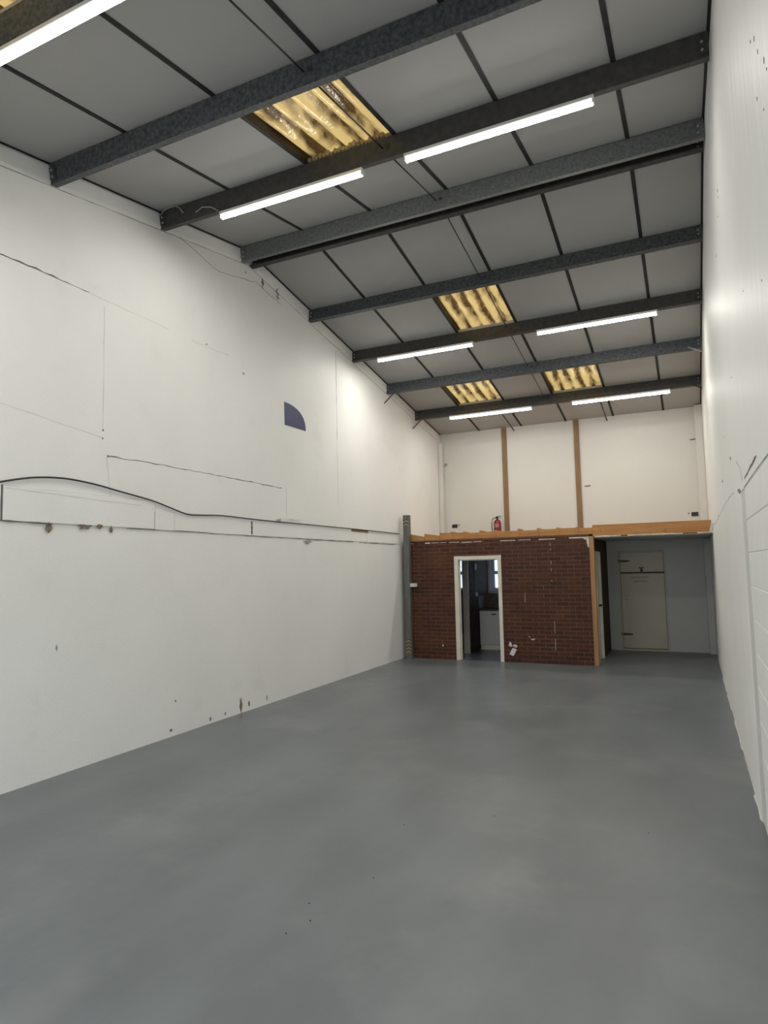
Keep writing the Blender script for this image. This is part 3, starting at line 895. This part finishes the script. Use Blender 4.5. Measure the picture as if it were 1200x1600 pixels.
# filled-in beam pocket and shallow band of patched plaster
pp = MB().box(0, .014, 3.645, 5.39, 2.312, 2.612, .003).build('patch', M['wall'], left)
for a, b in ((5.40, 5.70), (5.71, 7.15), (7.19, 10.60), (10.62, 12.08)):
    MB().box(0, .007, a, b, 2.302, 2.505, .003).build('patch', M['wall'], left)
ribbon([(3.635, 2.31), (3.635, 2.625)], .020, M['crack'], 'crack', jit=.002)
ribbon([(3.55, 2.309), (4.13, 2.303)], .014, M['crack'], 'crack', x=.0145, jit=.003)
ribbon([(4.13, 2.303), (4.40, 2.303)], .005, M['faint'], 'crack', x=.0145, jit=.003)
ribbon([(4.40, 2.304), (4.56, 2.305)], .024, M['crack'], 'crack', x=.0145, jit=.003, step=.05)
ribbon([(4.56, 2.305), (5.0, 2.304)], .005, M['faint'], 'crack', x=.0145, jit=.003)
ribbon([(5.0, 2.304), (5.39, 2.306), (6.3, 2.306)], .008, M['crack'], 'crack', x=.0145, jit=.003)
ribbon([(6.3, 2.30), (7.6, 2.296), (8.6, 2.293)], .010, M['crack'], 'crack', x=.0075, jit=.004)
ribbon([(8.6, 2.293), (10.1, 2.292)], .012, M['crack'], 'crack', x=.0075, jit=.003)
ribbon([(10.3, 2.29), (11.9, 2.285)], .012, M['crack'], 'crack', x=.0075, jit=.003)
ribbon([(5.40, 2.31), (5.40, 2.60)], .008, M['faint'], 'crack', x=.0145, jit=.002)
ribbon([(7.17, 2.32), (7.17, 2.50)], .035, M['crack'], 'crack', x=.002, jit=.004, step=.03)
ribbon([(4.77, 3.038), (5.6, 3.045), (6.6, 3.040), (7.9, 3.024)], .010, M['crack'], 'crack', jit=.006, step=.09)
ribbon([(3.50, 4.665), (3.90, 4.675), (4.25, 4.668)], .014, M['crack'], 'crack', jit=.006, step=.08)
ribbon([(4.25, 4.668), (4.50, 4.672)], .008, M['crack'], 'crack', jit=.004, step=.06)
ribbon([(4.5, 4.67), (5.6, 4.655)], .006, M['faint'], 'crack', jit=.006)
ribbon([(5.98, 4.645), (6.70, 4.66)], .008, M['faint'], 'crack', jit=.010, step=.06)
ribbon([(9.56, 5.58), (9.57, 4.02)], .007, M['crack'], 'crack', jit=.004)
ribbon([(9.57, 4.0), (9.57, 2.9)], .005, M['faint'], 'crack', jit=.004)
ribbon([(4.68, 4.60), (4.69, 3.30)], .008, M['faint'], 'crack', jit=.004)
ribbon([(4.74, 3.02), (4.80, 2.62)], .006, M['faint'], 'crack', jit=.004)
ribbon([(8.01, 3.05), (8.02, 2.60)], .007, M['faint'], 'crack', jit=.004)
ribbon([(3.40, 3.36), (4.68, 3.215)], .006, M['faint'], 'crack', jit=.003)
ribbon([(3.66, 2.60), (4.5, 2.575), (5.2, 2.56)], .006, M['faint'], 'crack', x=.0145, jit=.003)
ribbon([(3.66, 2.615), (5.38, 2.622)], .004, M['faint'], 'crack', x=.0145, jit=.003)
# line under the filled strip along the roof
pts = [(3.2, zl(3.2) - .212)] + [(y, zl(y) - .212) for y in (4.0, 5.0, 5.8, 6.9, RIDGE, 8.0, 9.5, 11, 12.5, 14.4)]
ribbon(pts, .006, M['crack'], 'crack', jit=.003)
ribbon([(5.75, 5.85), (6.5, 5.72), (7.3, 5.90), (7.9, 5.80)], .006, M['crack'], 'crack', jit=.012)
for y, z, ry, rz, mat in ((4.08, 2.262, .055, .05, 'chip'), (4.47, 2.29, .07, .030, 'chip'), (4.66, 2.31, .05, .028, 'chip'), (4.80, 2.285, .022, .04, 'chip'), (4.69, 3.295, .013, .013, 'chip'), (4.685, 3.208, .013, .013, 'chip'),
                          (4.755, 3.035, .014, .014, 'chip'), (7.05, 5.945, .02, .02, 'chip_grey'), (7.44, 5.945, .035, .085, 'chip'), (6.93, .10, .035, .115, 'chip'), (7.1, .09, .02, .04, 'chip'), (6.34, .055, .02, .03, 'chip'), (6.62, .06, .025, .022, 'chip_grey'),
                          (7.5, .09, .018, .05, 'chip_grey'), (5.68, .075, .02, .02, 'chip'), (5.75, .38, .012, .015, 'chip'), (4.205, 1.165, .013, .04, 'chip_grey'), (8.58, 2.262, .16, .030, 'chip_grey'), (7.80, 2.545, .07, .032, 'chip_grey'),
                          (3.57, .09, .035, .06, 'chip'), (6.25, 4.68, .015, .015, 'chip_grey'), (8.15, 2.575, .30, .012, 'faint'), (7.0, 4.50, .02, .02, 'chip_grey')):
    blob(y, z, ry, rz, M[mat], 'plaster_chip', x=.0145 if 2.2 < z < 2.6 else 0)
MB().box(.0, .016, 10.02, 10.66, 2.475, 2.525, .003).build('exposed_lath', M['batten'], left)

# black cable lying along the wall
CP = [(3.60, 2.640), (3.75, 2.680), (3.92, 2.716), (4.12, 2.738), (4.32, 2.742), (4.60, 2.722), (4.86, 2.688), (5.12, 2.655), (5.38, 2.618), (5.62, 2.566), (5.88, 2.512), (6.1, 2.512), (6.53, 2.532), (7.0, 2.526), (7.57, 2.520), (8.6, 2.520), (10.3, 2.518), (11.4, 2.512), (12.05, 2.505)]
P3 = []
for k in range(len(CP) - 1):
    p0, p1, p2, p3 = CP[max(k - 1, 0)], CP[k], CP[k + 1], CP[min(k + 2, len(CP) - 1)]
    for s_ in range(4):
        u = s_ / 4
        P3.append(tuple(.5 * (2 * p1[i] + (p2[i] - p0[i]) * u + (2 * p0[i] - 5 * p1[i] + 4 * p2[i] - p3[i]) * u * u + (3 * p1[i] - p0[i] - 3 * p2[i] + p3[i]) * u ** 3) for i in (0, 1)))
P3.append(CP[-1])
MB().tube([(.0235, y, z) for y, z in P3], .0085, 8).build('wall_cable', M['blackplastic'], label='black cable sagging in an arch along the long left wall', category='cable')
# blue quarter disc left from a sign
Q = [(7.975, 4.330), (7.985, 3.985), (8.560, 3.992)]
arc = []
for k in range(1, 9):
    u = k / 9
    th_ = u * math.pi / 2
    arc.append((7.985 + .575 * math.sin(th_) ** .85, 3.99 + .34 * math.cos(th_) ** .85))
arc = arc[::-1]
MB().prism(Q + arc, lambda u, v, q: (q, u, v), .0005, .007).build('blue_sign_piece', M['blue'], label='navy blue quarter-round piece of board high on the left wall', category='sign')
# loose pale wires near the purlin ends
MB().tube([(.05, 5.40, 5.93), (.12, 5.39, 5.97), (.26, 5.385, 5.99), (.34, 5.40, 5.94), (.38, 5.41, 5.88)], .006, 6).build('loose_wire', M['zinc'], label='pale wire looping over the purlin end left of the near tube light', category='wire')
MB().tube([(.56, 5.415, 5.84), (.66, 5.405, 5.87), (.78, 5.415, 5.845), (.855, 5.44, 5.795)], .006, 6).build('loose_wire', M['zinc'], label='short pale wire feeding the left end of the near tube light', category='wire')
MB().tube([(.02, 7.79, 5.99), (.03, 7.74, 5.95), (.03, 7.80, 5.90), (.03, 7.76, 5.87), (.02, 7.82, 5.85)], .010, 6).build('loose_wire', M['steel'], label='coiled grey wire on the left wall just beyond the ridge purlins', category='wire')

# ------------------------------------------------------------------ right wall details
for y, z, ry, rz in ((5.75, 4.85, .03, .03), (5.73, 4.78, .02, .02), (5.9, 4.70, .02, .015), (6.45, 4.60, .03, .02), (2.75, 3.75, .012, .025), (2.98, 4.02, .014, .02), (3.1, 4.10, .012, .015), (3.02, 3.78, .012, .02), (2.9, 3.9, .010, .018), (2.85, 3.62, .012, .010), (2.7, 3.68, .010, .012), (3.3, 3.1, .01, .01), (4.2, 3.40, .015, .012), (7.2, 3.06, .03, .012), (5.6, 3.25, .02, .012)):
    blob(y, z, ry * .6, rz * .6, M['chip'], 'plaster_chip', right, x=W, th=.002, sgn=-1)
ribbon([(3.2, 2.343), (4.1, 2.345), (5.1, 2.342)], .004, M['crack'], 'crack', right, x=W, sgn=-1, jit=.002)
ribbon([(4.10, 2.415), (4.5, 2.405), (5.0, 2.395)], .022, M['chip'], 'crack', right, x=W, sgn=-1, jit=.004)
ribbon([(5.2, 2.40), (5.35, 2.52), (5.7, 2.60)], .007, M['chip_grey'], 'crack', right, x=W, sgn=-1, jit=.01)
ribbon([(6.2, 2.42), (7.5, 2.44), (8.6, 2.42), (10.4, 2.40), (12.0, 2.40)], .012, M['faint'], 'crack', right, x=W, sgn=-1, jit=.012)
for y, z in ((5.45, 2.35), (5.62, 2.37), (7.9, 2.70), (9.5, 2.43), (11.2, 2.40), (12.1, 2.36), (6.3, 2.72)):
    blob(y, z, .05, .018, M['chip_grey'], 'plaster_chip', right, x=W - .004, th=.003, sgn=-1)
MB().box(W + .001, W + .012, 5.09, 5.44, .02, 2.33, .002).build('grey_strip', material('pale_grey_strip', (.60, .60, .59), .6, var=(.66, .66, .65), scale=3), right)  # flat upright strip, slightly greyer than the wall around it
# chipped paint line along the foot of the right wall
for y0, y1, mat in ((4.3, 4.45, 'black'), (5.4, 6.0, 'faint'), (6.6, 7.1, 'chip_grey'), (7.3, 8.6, 'plaster'), (9.2, 10.2, 'faint'), (10.4, 11.6, 'faint')):
    MB().prism([(W - .004, y0), (W - .016, y0 + .05), (W - .009, (y0 + y1) / 2), (W - .018, y1 - .05), (W - .004, y1)], lambda u, v, q: (u, v, q), .0, .004).build('paint_edge', M[mat], right)
# small specks on the floor
for x, y in ((3.55, 3.6), (3.35, 3.2), (3.45, 3.05), (3.4, 2.9), (3.95, 4.8), (5.0, 4.9), (3.4, 4.4)):
    MB().lathe([(.005, 0), (.004, .003)], (x, y, 0), 7).build('speck', M['black'], bpy.data.objects['floor'])
